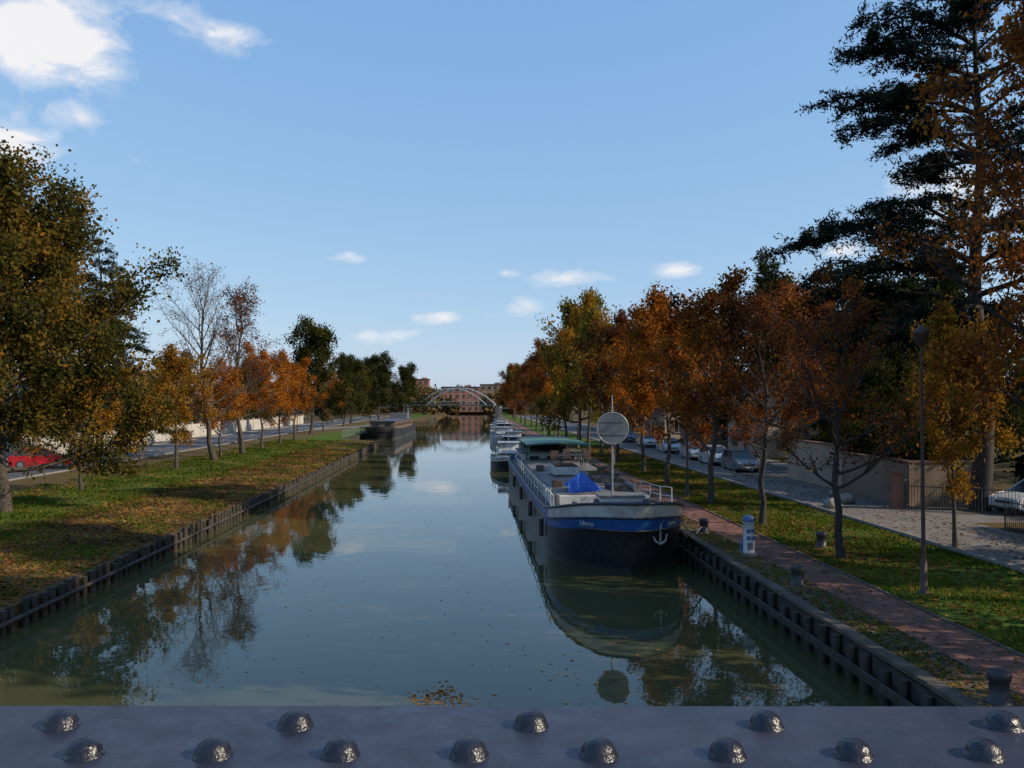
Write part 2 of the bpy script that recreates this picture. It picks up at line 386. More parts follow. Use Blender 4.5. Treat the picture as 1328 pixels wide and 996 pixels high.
# ------------------------------------------------------------ trees
def gen_tree(seed,H,t0,Rr,n1=14,n2=6,n3=4,leafN=12000,leaf=.12,trunk_r=.16,spread=.22,bark=BARK,lm=LM_OR,emin=15,emax=65,upc=.10,dens=1.0,th=.80,lean=(0,0)):
    rr=random.Random(seed); rg=np.random.default_rng(seed)
    m=MB(); twigs=[]
    tp=[];trd=[];x=y=0
    for k in range(10):
        t=k/9; tp.append(Vector((x+lean[0]*t,y+lean[1]*t,H*th*t))); trd.append(max(.012,trunk_r*(1-.9*t)**.9*(1.35 if k==0 else 1)))
        x+=rr.uniform(-1,1)*.018*H; y+=rr.uniform(-1,1)*.018*H
    m.tube(tp,trd,bark,8,False)
    def at(t):
        q=t*9;i=min(int(q),8);return tp[i].lerp(tp[i+1],q-i),trd[i]+(trd[i+1]-trd[i])*(q-i)
    def grow(P,d,L,r,ns,up,jit):
        pts=[P.copy()];p=P.copy();d=d.normalized()
        for k in range(ns):
            d=(d+Vector((rr.uniform(-jit,jit),rr.uniform(-jit,jit),rr.uniform(-jit,jit)+up))).normalized()
            p=p+d*(L/ns);pts.append(p.copy())
        return pts,[max(.006,r*(1-.8*k/ns)) for k in range(ns+1)],d
    def pick(pts,f):
        q=f*(len(pts)-1);i=min(int(q),len(pts)-2);return pts[i].lerp(pts[i+1],q-i),(pts[i+1]-pts[i]).normalized()
    for i in range(n1):
        s=(i+rr.random())/n1; t=t0+(.99-t0)*s
        P,r=at(t); env=.62+.45*math.sin(math.pi*min(1,(s*.8+.14)))
        Ln=Rr*env*rr.uniform(.8,1.2)*(1-.25*s); e=R(emin+(emax-emin)*s+rr.uniform(-10,10)); a=i*2.4+rr.uniform(-.4,.4)
        d=Vector((math.cos(a)*math.cos(e),math.sin(a)*math.cos(e),math.sin(e)))
        p1,r1,_=grow(P,d,Ln,r*.6,6,upc,.15); m.tube(p1,r1,bark,5,False)
        for j in range(n2):
            f=.22+.78*(j+rr.random())/n2; f=min(f,1)
            Q,dd=pick(p1,f); rv=Vector((rr.gauss(0,1),rr.gauss(0,1),rr.gauss(.2,.8))).normalized()
            d2=(dd*.55+rv*.8).normalized(); L2=Ln*.42*(1.15-.5*f)*rr.uniform(.7,1.2)
            p2,r2,_=grow(Q,d2,L2,max(.012,r1[min(int(f*6),6)]*.6),4,upc*.7,.2); m.tube(p2,r2,bark,4,False)
            wg=rr.choice([.1,.5,1,1.5,2.2])*dens
            for k in range(n3):
                f2=.2+.8*(k+rr.random())/n3; T,de=pick(p2,min(f2,1)); rv=Vector((rr.gauss(0,1),rr.gauss(0,1),rr.gauss(.15,.8))).normalized()
                L3=L2*.5*rr.uniform(.6,1.2)
                p3,r3,_=grow(T,de*.5+rv*.8,L3,.012,3,.05,.25); m.tube(p3,r3,bark,3,False)
                twigs.append((p3[0],p3[-1],wg*rr.uniform(.3,1.5)))
    Vt=np.array([list(v) for v in m.v]); Ft=np.array(m.f)
    A0=np.array([list(t[0]) for t in twigs]);A1=np.array([list(t[1]) for t in twigs]);W=np.array([t[2] for t in twigs])
    idx=rg.choice(len(twigs),leafN,p=W/W.sum()); f=rg.random((leafN,1))*1.1
    C=A0[idx]*(1-f)+A1[idx]*f+rg.normal(0,spread,(leafN,3))
    C[:,2]=np.maximum(C[:,2],H*t0*.65+rg.random(leafN)*.4)
    a=rg.normal(0,1,(leafN,3));a/=np.linalg.norm(a,axis=1)[:,None]; b=rg.normal(0,1,(leafN,3));b-=a*(a*b).sum(1)[:,None];b/=np.linalg.norm(b,axis=1)[:,None]
    s=leaf*rg.uniform(.5,1.3,(leafN,1)); 
    V=np.empty((leafN,4,3));V[:,0]=C-a*s;V[:,1]=C-b*s*.6;V[:,2]=C+a*s;V[:,3]=C+b*s*.6
    o=len(Vt);F2=np.arange(4*leafN).reshape(-1,4)+o
    top=float(np.percentile(C[:,2],99.7)); k=H/top
    Vt=np.concatenate([Vt,V.reshape(-1,3)])*k;F=np.concatenate([Ft,F2]);mi=np.r_[np.zeros(len(Ft)),np.ones(leafN)]
    return raw_mesh('tree_mesh',Vt,F,[bark,lm],mi)
def recolor(me,lm):
    c=me.copy(); c.materials[1]=lm; return c
T_A=gen_tree(11,9,.26,3.4,15,6,4,15000,.085,.13,.20,lm=LM_OR)
T_B=gen_tree(12,9.5,.28,3.5,15,6,4,14000,.085,.14,.20,lm=LM_RB)
T_C=gen_tree(13,8.5,.25,3.3,14,6,4,13000,.085,.12,.20,lm=LM_YE)
T_S1=gen_tree(21,9.6,.27,3.6,16,7,6,4600,.065,.14,.13,bark=BARKD,lm=LM_RB)
T_S2=gen_tree(22,9.4,.3,3.2,15,7,6,7000,.065,.12,.14,bark=BARKD,lm=LM_RB)
T_BARE=gen_tree(31,18,.22,5.2,26,8,6,1400,.08,.22,.2,emin=30,emax=70,lm=LM_RB)
T_BARE2=gen_tree(32,17,.22,4.8,24,8,6,6000,.09,.2,.22,emin=30,emax=70,lm=LM_RB)
T_BIG=gen_tree(41,16.5,.17,8.4,28,8,6,115000,.125,.33,.42,lm=LM_OL,emin=0,emax=62)
T_M=gen_tree(42,15,.16,5.8,18,7,5,24000,.16,.24,.36,lm=LM_OL,emin=5)
T_RT=gen_tree(51,16.5,.28,4.8,24,8,5,26000,.08,.2,.22,bark=BARKD,lm=LM_OR,emin=5,emax=60,lean=(-.6,0))
T_RTb=recolor(T_RT,LM_RB)
T_A2=recolor(T_A,LM_RB);T_B2=recolor(T_B,LM_OR);T_C2=recolor(T_C,LM_OR);T_Mo=recolor(T_M,LM_OR);T_Mr=recolor(T_M,LM_RB);T_Mg=recolor(T_M,LM_GR);T_Ay=recolor(T_A,LM_YE); T_By=recolor(T_B,LM_YE);T_Bg=recolor(T_B,LM_YG);T_Ag=recolor(T_A,LM_YG);T_My=recolor(T_M,LM_YG)
def tree(me,x,y,H,baseH,rz=0,name='autumn_tree',fat=1):
    s=H/baseH; o=inst(name,me,(x,y,gz(x,y)-.05),s*fat,rz,s); return o
# left row
tree(T_BIG,-21.4,40,15.9,16.5,.5,fat=.95)
tree(T_C,-22.2,49.5,7.0,8.5,1.0,fat=1.15)
tree(T_Ay,-22.2,65,9.3,9,2.0)
tree(T_BARE,-22.4,75,17.4,18,0,'bare_tree',fat=1.1)
tree(T_BARE2,-22.4,84,16.8,17,1,'bare_tree',fat=1.1)
tree(T_C2,-23,79,9.0,8.5,2.2)
tree(T_B2,-23.2,95,11.5,9.5,.7,fat=.95)
tree(T_A,-23.2,104,11.3,9,3,fat=.9)
tree(T_B2,-24,116,11,9.5,4)
tree(T_M,-25.8,137,18.3,15,1.2,fat=.85)
tree(T_A,-26,150,11,9,2)
tree(T_Mg,-27,180,15,15,2.2)
tree(T_M,-29,205,16,15,.3)
tree(T_Mg,-26,240,19,15,4)
tree(T_Mg,-31,262,19,15,5,fat=1.1)
tree(T_Mg,-22,285,18,15,3.3)
# right row
tree(T_RTb,15.0,20.8,17.5,16.5,3.0,fat=.85)
tree(T_Ay,17.0,29.2,8.6,9,1.3,fat=.7)
tree(T_S1,12.1,27.3,9.6,9.6,.4)
tree(T_S2,12.1,35,10.2,9.4,1.5)
tree(T_B,12.1,42.5,11.6,9.5,2.6)
tree(T_A,12.3,53,12.4,9,.2,fat=.9)
tree(T_B2,12.6,62,13,9.5,3.9,fat=.9)
tree(T_A2,12.4,72,13,9,5,fat=.9)
tree(T_Ag,12.3,80,14,9,1,fat=.85)
tree(T_By,12.3,89,16.5,9.5,2,fat=.75)
tree(T_My,12.6,99,17.8,15,3,fat=.85)
tree(T_B2,12.2,110,15.6,9.5,4,fat=.85)
tree(T_A2,12.4,121,15,9,5,fat=.85)
tree(T_B,12.1,133,15,9.5,.6,fat=.85)
tree(T_A2,12.2,146,14.5,9,1.6,fat=.85)
tree(T_B,12.2,160,14.5,9.5,2.6,fat=.85)
tree(T_A2,12.4,176,14.5,9,3.6,fat=.85)
tree(T_B,12.2,194,15,9.5,4.6)
tree(T_Bg,12.4,214,15,9.5,5.6)
tree(T_A2,12.2,240,16,9,.6)
tree(T_Mr,13,270,17,15,1.6)
# trees added on the right, outside the view, to shade the near left bank
tree(T_Mg,19.5,14.0,25,15,2.2,fat=.62)
tree(T_Mg,23.8,22.5,28,15,.7,fat=.58)
tree(T_M,21,6,22,15,.7,fat=.65)
# behind the right street
for (me,x,y,H,bh,r) in [(T_Mr,28,70,15,15,0),(T_Mg,34,92,19,15,1),(T_Mr,27.5,104,16.5,15,2),(T_Mo,28,125,17,15,3),(T_Mr,29,150,17,15,4),(T_Mg,33,60,15,15,2.5),(T_Mg,29,47,11,15,5.5),(T_Mr,34,40,12,15,1),(T_Mr,29,180,17,15,4.4),(T_Mg,36,76,17,15,.4),(T_Mg,27,55,12,15,4)]:
    tree(me,x,y,H,bh,r)
# behind left wall
for (me,x,y,H,bh,r) in [(T_Mg,-46,62,14,15,0),(T_Mg,-50,80,13,15,1),(T_M,-45,46,15,15,2),(T_Mr,-46,112,10,15,3),(T_M,-46,135,13,15,4),(T_Mg,-44,165,12,15,5),(T_M,-52,200,15,15,2),(T_Mg,-58,60,18,15,2),(T_Mg,-43.5,92,9,15,3)]:
    tree(me,x,y,H,bh,r)

# conifers
def gen_cedar(seed,H,limbs,tr,needN,bark=BARKD,bd_k=4.0,clump=False):
    rr=random.Random(seed);rg=np.random.default_rng(seed);m=MB();segs=[]
    tp=[Vector((math.sin(k*.9)*.14,math.cos(k*1.3)*.14,H*k/12)) for k in range(13)];tr_=[max(.04,tr*(1-.93*k/12)) for k in range(13)]
    m.tube(tp,tr_,bark,8,False)
    for (z,a,L,rise,dr) in limbs:
        a=R(a);d=Vector((math.cos(a),math.sin(a),0));side=Vector((-d.y,d.x,0))
        P=Vector((0,0,z));pts=[];wob=rr.uniform(-.7,.7)
        for k in range(9):
            t=k/8;pts.append(P+d*L*t+side*math.sin(t*3)*wob+Vector((0,0,rise*math.sin(t*1.9)-dr*t*t+rr.uniform(-.1,.1)*L*.15)))
        m.tube(pts,[max(.02,tr*.34*(L/8)*(1-.85*k/8)) for k in range(9)],bark,5,False)
        nb=max(4,int(L*bd_k))
        for j in range(nb):
            t=.25+.75*(j+rr.random())/nb;q=t*8;i=min(int(q),7);Q=pts[i].lerp(pts[i+1],q-i)
            sd=1 if j%2 else -1;Lb=L*.33*(1.3-t*.85)*rr.uniform(.4,1.4)
            bd=(side*sd*rr.uniform(.4,1)+d*rr.uniform(.2,1.0)).normalized();E=Q+bd*Lb+Vector((0,0,rr.uniform(-.45,.3)*Lb*.6))
            m.tube([Q,Q.lerp(E,.5)+Vector((0,0,.08)),E],[.03,.02,.008],bark,3,False); wg=rr.choice([.15,.8,1.7]) if clump else rr.choice([.4,1,1.5]);segs.append((Q,E,Lb*wg))
            for kk in range(4):
                F0=Q.lerp(E,rr.uniform(.3,1));F1=F0+(bd+Vector((rr.gauss(0,.7),rr.gauss(0,.7),rr.gauss(0,.35)))).normalized()*Lb*.42
                m.tube([F0,F1],[.012,.005],bark,3,False);segs.append((F0,F1,Lb*.42*wg))
    A0=np.array([list(s[0]) for s in segs]);A1=np.array([list(s[1]) for s in segs]);W=np.array([s[2] for s in segs])
    idx=rg.choice(len(segs),needN,p=W/W.sum());f=rg.random((needN,1))**.8*1.05
    C=A0[idx]*(1-f)+A1[idx]*f+rg.normal(0,1,(needN,3))*np.array([.13,.13,.10])
    a=rg.normal(0,1,(needN,3))*np.array([1,1,.8])+np.array([0,0,.3]);a/=np.linalg.norm(a,axis=1)[:,None];b=rg.normal(0,1,(needN,3));b-=a*(a*b).sum(1)[:,None];b/=np.linalg.norm(b,axis=1)[:,None]
    s=rg.uniform(.08,.18,(needN,1));V=np.empty((needN,4,3));V[:,0]=C-a*s;V[:,1]=C-b*s*.28;V[:,2]=C+a*s;V[:,3]=C+b*s*.28
    Vt=np.array([list(v) for v in m.v]);Ft=np.array(m.f);F=np.concatenate([Ft,np.arange(4*needN).reshape(-1,4)+len(Vt)])
    return raw_mesh('cedar_mesh',np.concatenate([Vt,V.reshape(-1,3)]),F,[bark,LM_CE],np.r_[np.zeros(len(Ft)),np.ones(needN)])
rr=random.Random(77);limbs=[]
for z in (17.0,18.2,19.4,20.6,21.8,22.9,23.9,24.8):
    for k in range(4):
        big=5.4 if z<23 else 4.0
        limbs.append((z-.8+rr.uniform(-.6,.6),k*90+z*53+rr.uniform(-25,25),big*rr.uniform(.5,1.15),rr.uniform(.4,1.8),rr.uniform(-.2,.9)))
limbs+=[(17.0,182,6.3,1.6,.9),(18.9,174,6.9,1.0,.2),(20.6,188,6.5,1.2,.3),(22.0,176,5.6,1.4,.2),(23.4,185,4.2,1.3,0),(24.6,180,2.6,.8,0)]
for z in (8.6,10.0,11.4,12.8):
    for k in range(4): limbs.append((z+rr.uniform(-.5,.5),k*90+z*41+rr.uniform(-25,25),6.3*rr.uniform(.5,1.15),rr.uniform(.2,1.6),rr.uniform(.3,2)))
limbs+=[(11.6,182,9.0,2.4,1.5),(10.4,195,8.6,1.8,1.8),(9,175,7.6,1.2,1.6),(12.9,200,6.0,2,1)]
for z in (14.4,15.7): 
    for k in range(3): limbs.append((z,k*120+z*70,3.0,.6,.3))
CED=gen_cedar(61,25.5,limbs,.5,90000,clump=True)
inst('cedar_tree',CED,(24.0,39,.9))
limbs=[]
for q in range(15):
    z=3+q*1.05
    for k in range(5): limbs.append((z+rr.uniform(-.4,.4),k*72+q*37,max(.8,5.4*(1-(z/21)**2))*rr.uniform(.6,1.15),.6,.9))
CED2=gen_cedar(62,18.5,limbs,.35,50000,clump=True)
inst('cedar_tree',CED2,(-31.0,72,1),1.0,0,1.0)
limbs=[]
for q in range(24):
    z=1.5+q*.55
    for k in range(6): limbs.append((z,k*60+q*37,max(.5,1.9*(1-(z/16)**2))*rr.uniform(.7,1.1),.5,-.6))
CYP=gen_cedar(63,15.5,limbs,.2,26000,bd_k=3)
CYP.materials[1]=LM_GR
for x,y,s in ((31.8,90,1.42),(29.8,97,1.25)): inst('cypress_tree',CYP,(x,y,.9),s*1.1,x,s)

# distant tree line
def crowns(cs,n,sz):
    C=[];
    for (x,y,r,h) in cs:
        u=rng.normal(0,1,(n,3));u/=np.linalg.norm(u,axis=1)[:,None];q=rng.uniform(.6,1.03,(n,1))
        p=u*q*np.array([r,r,h/2])*(1+.22*np.sin(u[:,:1]*7+x)*np.cos(u[:,2:]*6+y));p+=np.array([x,y,1+h/2]);C.append(p)
    C=np.concatenate(C);k=len(C)
    a=rng.normal(0,1,(k,3));a/=np.linalg.norm(a,axis=1)[:,None];b=rng.normal(0,1,(k,3));b-=a*(a*b).sum(1)[:,None];b/=np.linalg.norm(b,axis=1)[:,None]
    s=sz*rng.uniform(.5,1.3,(k,1));return C,a*s,b*s*.7
cs=[]
for i in range(46): cs.append((rnd.uniform(-75,-16) if i<26 else rnd.uniform(14,60),rnd.uniform(330,430),rnd.uniform(4,7),rnd.uniform(9,15)))
for i in range(30): cs.append((rnd.uniform(-30,30),rnd.uniform(465,500),rnd.uniform(5,8),rnd.uniform(9,14)))
for i in range(8): cs.append((rnd.uniform(-16,-7) if i%2 else rnd.uniform(5,14),rnd.uniform(345,440),rnd.uniform(2.5,4),rnd.uniform(6,9)))
for i in range(90): cs.append((rnd.uniform(-420,420),rnd.uniform(500,620),rnd.uniform(7,12),rnd.uniform(10,17)))
P,A,B=crowns(cs,520,.75)
DLM=leafmat('leaf_distant',[(0,(.05,.045,.025)),(.35,(.11,.085,.04)),(.6,(.17,.10,.045)),(1,(.25,.14,.06))],.2)
COL.objects.link(bpy.data.objects.new('distant_trees',quads_mesh('distant_trees',P,A,B,DLM)))
cs=[(-68+rnd.uniform(-5,8),40+i*9,5,rnd.uniform(8,13)) for i in range(26)]+[(46+rnd.uniform(-5,8),20+i*9,5.5,rnd.uniform(9,14)) for i in range(30)]
P,A,B=crowns(cs,1200,.38)
COL.objects.link(bpy.data.objects.new('background_trees',quads_mesh('background_trees',P,A,B,LM_OL)))
def hedge(name,x0,x1,y0,y1,h,n,m=LM_GR,z0=.9):
    k=n;x=rng.uniform(x0,x1,k);y=rng.uniform(y0,y1,k);z=z0+h*rng.random(k)**.6*(1+.12*np.sin(y*1.3)+.1*np.sin(x*2+y*.5))
    C=np.c_[x,y,z];a=rng.normal(0,1,(k,3));a/=np.linalg.norm(a,axis=1)[:,None];b=rng.normal(0,1,(k,3));b-=a*(a*b).sum(1)[:,None];b/=np.linalg.norm(b,axis=1)[:,None]
    s=.09*rng.uniform(.6,1.5,(k,1));COL.objects.link(bpy.data.objects.new(name,quads_mesh(name,C,a*s,b*s*.7,m)))
hedge('hedge',22.4,24.2,10,33,2.0,20000)
hedge('hedge',27.5,29.5,33,42,2.4,14000)
hedge('hedge',22.6,25,41,56,3.0,22000)
hedge('hedge',-43,-41,30,200,2.6,30000,z0=1)

# ------------------------------------------------------------ houses & walls
GLASS=mat('window_glass',(.03,.035,.04),.08,.2,2,0)
PLW=mat('plaster_cream',(.38,.31,.23),.9,.12,.6,.4,dirt=(.28,.23,.17),fine=20)
PLT=mat('plaster_tan',(.22,.16,.115),.9,.15,.6,.4,dirt=(.15,.11,.08),fine=20)
PLWH=mat('plaster_white',(.44,.41,.36),.9,.1,.6,.4,dirt=(.28,.26,.22),fine=20)
TILE=mat('roof_tile',(.20,.085,.055),.85,.4,1.5,.9,dirt=(.11,.065,.045),fine=9)
SLATE=mat('roof_slate',(.06,.06,.068),.6,.3,1.5,.8,fine=9)
BRICK=brickmat('brick',(.28,.11,.07),(.22,.085,.06),(.2,.17,.14),1,.25,.08,rot=(R(90),0,0))
SHUT=mat('shutter_paint',(.14,.09,.065),.6,.2,2,.2)
TRIM=mat('stone_trim',(.36,.32,.27),.8,.15,2,.3)
def house(name,cx,cy,w,d,h,rh,wm,rm,floors=2,side=-1):
    e=empty(name,(cx,cy,.9))
    a=MB();a.box((0,0,h/2),(w,d,h),wm)
    a.add([(-w/2,-d/2,h),(w/2,-d/2,h),(0,-d/2,h+rh)],[(0,1,2)],wm);a.add([(-w/2,d/2,h),(w/2,d/2,h),(0,d/2,h+rh)],[(2,1,0)],wm);a.obj('walls',e)
    r=MB();o=.4;k=rh/(w/2)
    for sx in(-1,1):
        v=[(0,-d/2-o,h+rh+.03),(0,d/2+o,h+rh+.03),(sx*(w/2+o),d/2+o,h-o*k+.03),(sx*(w/2+o),-d/2-o,h-o*k+.03)]
        v2=[(x,y,z+.14) for x,y,z in v];r.add(v+v2,[(0,1,2,3),(7,6,5,4),(0,3,7,4),(1,5,6,2),(2,6,7,3)],rm)
    r.obj('roof',e)
    c=MB();c.box((w*.18,d*.25,h+rh),(.6,.9,1.8),BRICK);c.box((w*.18,d*.25,h+rh+.95),(.75,1.05,.12),TRIM);c.obj('chimney',e)
    g=MB();fh=h/floors;X=side*w/2
    n=max(2,int(d/3.2))
    for f in range(floors):
        for i in range(n):
            y=-d/2+(i+.5)*d/n;z=f*fh+fh*.52
            if f==0 and i==n//2:
                g.box((X+side*.03,y,1.1),(.08,1.1,2.2),SHUT);g.box((X+side*.04,y,2.28),(.12,1.4,.14),TRIM);continue
            g.box((X+side*.02,y,z),(.06,1.0,1.4),GLASS)
            for q in(-1,1): g.box((X+side*.05,y+q*.83,z),(.06,.55,1.5),SHUT)
            g.box((X+side*.06,y,z-.77),(.16,1.2,.1),TRIM);g.box((X+side*.055,y,z),(.05,.06,1.38),TRIM)
            for q in(-1,1): g.box((X+side*.053,y+q*.5,z),(.05,.06,1.38),TRIM)
    nx=max(1,int(w/3.5))
    for f in range(floors):
        for i in range(nx):
            x=-w/2+(i+.5)*w/nx;z=f*fh+fh*.52
            g.box((x,-d/2-.02,z),(1.0,.06,1.4),GLASS);g.box((x,-d/2-.055,z),(.06,.05,1.38),TRIM);g.box((x,-d/2-.06,z-.77),(1.2,.16,.1),TRIM)
            for q in(-1,1): g.box((x+q*.83,-d/2-.05,z),(.55,.06,1.5),SHUT)
    g.obj('windows_and_door',e)
    return e
house('town_house',31.5,84,8,12,6,2.4,PLW,TILE,2)
house('town_house',31.5,104,8,14,5.5,2.2,PLT,TILE,2)
house('town_house',31.5,128,8,16,6.2,2.4,PLW,TILE,2)
house('town_house',31.5,160,8,20,6,2.4,PLT,TILE,2)
house('town_house',-50,99,9,12,6.0,2.4,PLWH,TILE,2,1)
house('town_house',-51,122,9,14,5.0,2.2,PLWH,TILE,1,1)
house('town_house',-50,150,9,14,5.5,2.2,PLW,TILE,2,1)
def block(cx,cy,w,d,h,m,fl):
    e=empty('apartment_block',(cx,cy,1));a=MB();a.box((0,0,h/2),(w,d,h),m);a.box((0,0,h+.2),(w+.6,d+.6,.4),SLATE);a.box((w*.2,0,h+.8),(3,3,.9),m);a.obj('walls',e)
    g=MB();n=int(w/3)
    for f in range(fl):
        for i in range(n):
            g.box((-w/2+(i+.5)*w/n,-d/2-.03,(f+.55)*h/fl),(1.5,.08,1.4),GLASS);g.box((-w/2+(i+.5)*w/n,-d/2-.12,(f+.55)*h/fl-.8),(1.8,.24,.12),TRIM)
    g.obj('windows',e)
PINK=mat('facade_brickpink',(.30,.13,.09),.9,.15,.4,.2)
block(-28,470,9,12,17.5,PINK,5); block(-6,455,20,14,13,PINK,4); block(11,462,13,14,14.5,PLT,4); block(-60,520,30,14,14,PLW,4)
a=MB();y=28
while y<200:
    a.box((-40.0,y+1.9,1.95),(.2,3.5,1.95),PLWH);a.box((-40.0,y+3.8,2.05),(.34,.36,2.15),PLWH);a.box((-40.0,y+3.8,3.17),(.44,.46,.1),TRIM);a.box((-40.0,y+1.9,2.96),(.28,3.42,.07),TILE);y+=3.8
a.obj('garden_wall')
a=MB();a.box((21.5,52.3,2.15),(.3,8.4,2.6),PLW);a.box((21.5,52.3,3.5),(.42,8.5,.1),TILE)
a.box((22.8,56.35,2.2),(2.3,.3,2.7),PLW);a.box((22.9,56.35,3.6),(2.5,.42,.1),TILE);a.obj('boundary_wall')
a=MB();a.box((21.45,44.2,1.95),(.28,7.4,2.2),PLT);a.box((21.45,44.2,3.1),(.4,7.4,.1),TILE);a.box((23.6,40.75,1.95),(4.0,.28,2.2),PLT);a.box((23.6,40.75,3.1),(4.1,.4,.1),TILE);a.obj('boundary_wall')
def pillar(x,y):
    a=MB();a.box((x,y,1.75),(.5,.5,1.7),BRICK);a.box((x,y,2.65),(.66,.66,.1),BRICK);a.box((x,y,2.76),(.5,.5,.12),BRICK,tx=.3,ty=.3);a.obj('brick_pillar',bevel=.01)
pillar(20.4,40)
IRON=mat('iron_dark',(.025,.025,.028),.5,.2,5,.1)
def railing(name,x0,y0,x1,y1,z,h,sp,m):
    a=MB();L=math.hypot(x1-x0,y1-y0);n=int(L/sp)
    for zz in(.12,h-.08): a.tube([(x0,y0,z+zz),(x1,y1,z+zz)],.022,m,6)
    for i in range(n+1):
        t=i/n;a.tube([(x0+(x1-x0)*t,y0+(y1-y0)*t,z),(x0+(x1-x0)*t,y0+(y1-y0)*t,z+h+(.1 if i%2 else 0))],.012 if i%12 else .03,m,5)
    return a.obj(name)
railing('iron_fence',20.7,39.7,24.5,37.0,.9,1.2,.13,IRON);railing('iron_fence',21.4,33.2,21.4,12,.9,1.2,.13,IRON)
railing('iron_fence',20.9,40.3,21.4,40.6,.9,1.4,.13,IRON)
STONE=mat('pale_stone',(.28,.26,.23),.9,.3,4,.9,dirt=(.16,.15,.12),fine=12)
for i,(x,y,s) in enumerate(((18.9,42.2,.42),(17.4,40.3,.38),(19.8,45.5,.3))):
    bm=MB();n=14;prof=[(0,-.2),(.75,-.15),(1,.25),(.95,.7),(.6,1.05),(0,1.15)];bm.lathe((0,0,0),prof,STONE,n)
    bm.v=[(v[0]*s*(1.25+.2*math.sin(v[1]*5+i)),v[1]*s*(1+.2*math.sin(v[0]*4+v[2]*3)),v[2]*s*(1+.12*math.sin(v[0]*6+i))) for v in bm.v];bm.obj('boulder',loc=(x,y,.92),rz=i)

# ------------------------------------------------------------ cars
ALU=mat('alloy',(.4,.4,.42),.35,.1,5,0,metal=.8);LAMPW=mat('headlamp',(.7,.7,.72),.1,.1,5,0);LAMPR=mat('taillamp',(.4,.02,.02),.2,.1,5,0)
cn_=[0]
def car(x,y,col,rz=0,est=False,z=.915):
    name='parked_car';cn_[0]+=1
    P=mat('carpaint_%d'%cn_[0],col,.25,.05,3,0);T=IRON;e=empty(name,(x,y,z),rz)
    out=[(-2.08,.32),(-2.12,.55),(-2.08,.84),(-1.98,.96),(.85,.96),(1.45,.88),(1.95,.74),(2.08,.58),(2.1,.34),(1.85,.22),(-1.9,.22)]
    n=len(out);b=MB();W=.86
    vs=[];xs=[(-W,.95),(-W*.93,1.0),(W*.93,1.0),(W,.95)]
    for xx,k in xs:
        for (yy,zz) in out: vs.append((xx,yy*k,.6+(zz-.6)*k))
    fs=[]
    for i in range(3):
        for j in range(n): q=(j+1)%n;fs.append((i*n+j,i*n+q,(i+1)*n+q,(i+1)*n+j))
    fs.append(tuple(range(n)));fs.append(tuple(range(3*n,4*n))[::-1]);b.add(vs,fs,P);b.obj('body',e,bevel=.05)
    ry=-1.75 if est else -1.25;top=1.5 if est else 1.46
    bot=[(-.8,-1.98),(.8,-1.98),(.8,.92),(-.8,.92)];tp=[(-.62,ry),(.62,ry),(.62,.15),(-.62,.15)]
    g=MB();g.add([(p[0],p[1],.95) for p in bot]+[(p[0],p[1],top-.03) for p in tp],[(0,1,5,4),(1,2,6,5),(2,3,7,6),(3,0,4,7)],GLASS);g.obj('windows',e)
    r=MB();r.box((0,(ry+.15)/2,top),(1.27,.15-ry+.06,.06),P)
    for k in range(4): r.tube([(bot[k][0]*1.0,bot[k][1],.94),(tp[k][0]*1.01,tp[k][1],top)],.035,P,6)
    for sx in(-1,1):
        r.tube([(sx*.81,-.45,.94),(sx*.635,-.5,top)],.03,P,6)
        r.box((sx*.97,.62,1.0),(.16,.1,.12),P)
    r.obj('roof',e,bevel=.015)
    wv=MB()
    for sx in(-1,1):
        for yy in(-1.3,1.3):
            wv.tube([(sx*.66,yy,.31),(sx*.875,yy,.31)],.31,T,20);wv.tube([(sx*.86,yy,.31),(sx*.885,yy,.31)],.19,ALU,12)
    wv.obj('wheels',e)
    l=MB()
    for sx in(-1,1):
        l.box((sx*.62,1.96,.66),(.36,.16,.14),LAMPW);l.box((sx*.72,-2.05,.8),(.2,.12,.24),LAMPR)
    l.box((0,2.04,.56),(.8,.1,.12),T);l.box((0,2.07,.38),(.5,.06,.11),WHITE);l.box((0,-2.08,.62),(.5,.06,.11),WHITE);l.box((0,2.03,.30),(1.5,.1,.12),T);l.box((0,-2.04,.34),(1.6,.12,.16),T)
    l.obj('lights_and_bumpers',e);return e
car(20.0,62.5,(.16,.17,.18),math.pi,True)
car(20.0,69,(.45,.47,.5),math.pi,True)
car(20.0,75.5,(.36,.37,.39),math.pi)
car(20.0,85.5,(.42,.44,.48),math.pi)
car(20.2,97,(.5,.5,.5),math.pi,True)
car(20.2,110,(.12,.13,.2),math.pi)
car(20.2,119,(.5,.5,.5),math.pi)
car(26.2,38.2,(.5,.5,.5),math.pi/2+.25)
car(-32.9,66.5,(.35,.012,.02),R(-68),z=1.015)

# ------------------------------------------------------------ barge
def hullpaint(name,c,dirtc,rough):
    m,nt,b=newmat(name);g=N(nt,'ShaderNodeNewGeometry').outputs['Position']
    mp=N(nt,'ShaderNodeMapping');mp.inputs['Scale'].default_value=(6,6,.7);nt.links.new(g,mp.inputs[0])
    st=ramp(nt,noise(nt,mp.outputs[0],1.2,5,.7),[(.45,(0,0,0)),(.75,(.8,.8,.8))])
    col=mixc(nt,st,c,dirtc);sp=N(nt,'ShaderNodeSeparateXYZ');nt.links.new(g,sp.inputs[0])
    lowr=ramp(nt,math_(nt,'ADD',sp.outputs[2],math_(nt,'MULTIPLY',noise(nt,g,3,4),.25)),[(.22,(1,1,1)),(.42,(0,0,0))])
    col=mixc(nt,lowr,col,(.055,.055,.045));nt.links.new(col,b.inputs['Base Color']);b.inputs['Roughness'].default_value=rough
    bump(nt,b,noise(nt,g,1.6,3),.25,.03);return m
NAVY=hullpaint('hull_navy',(.018,.018,.026),(.055,.048,.044),.4)
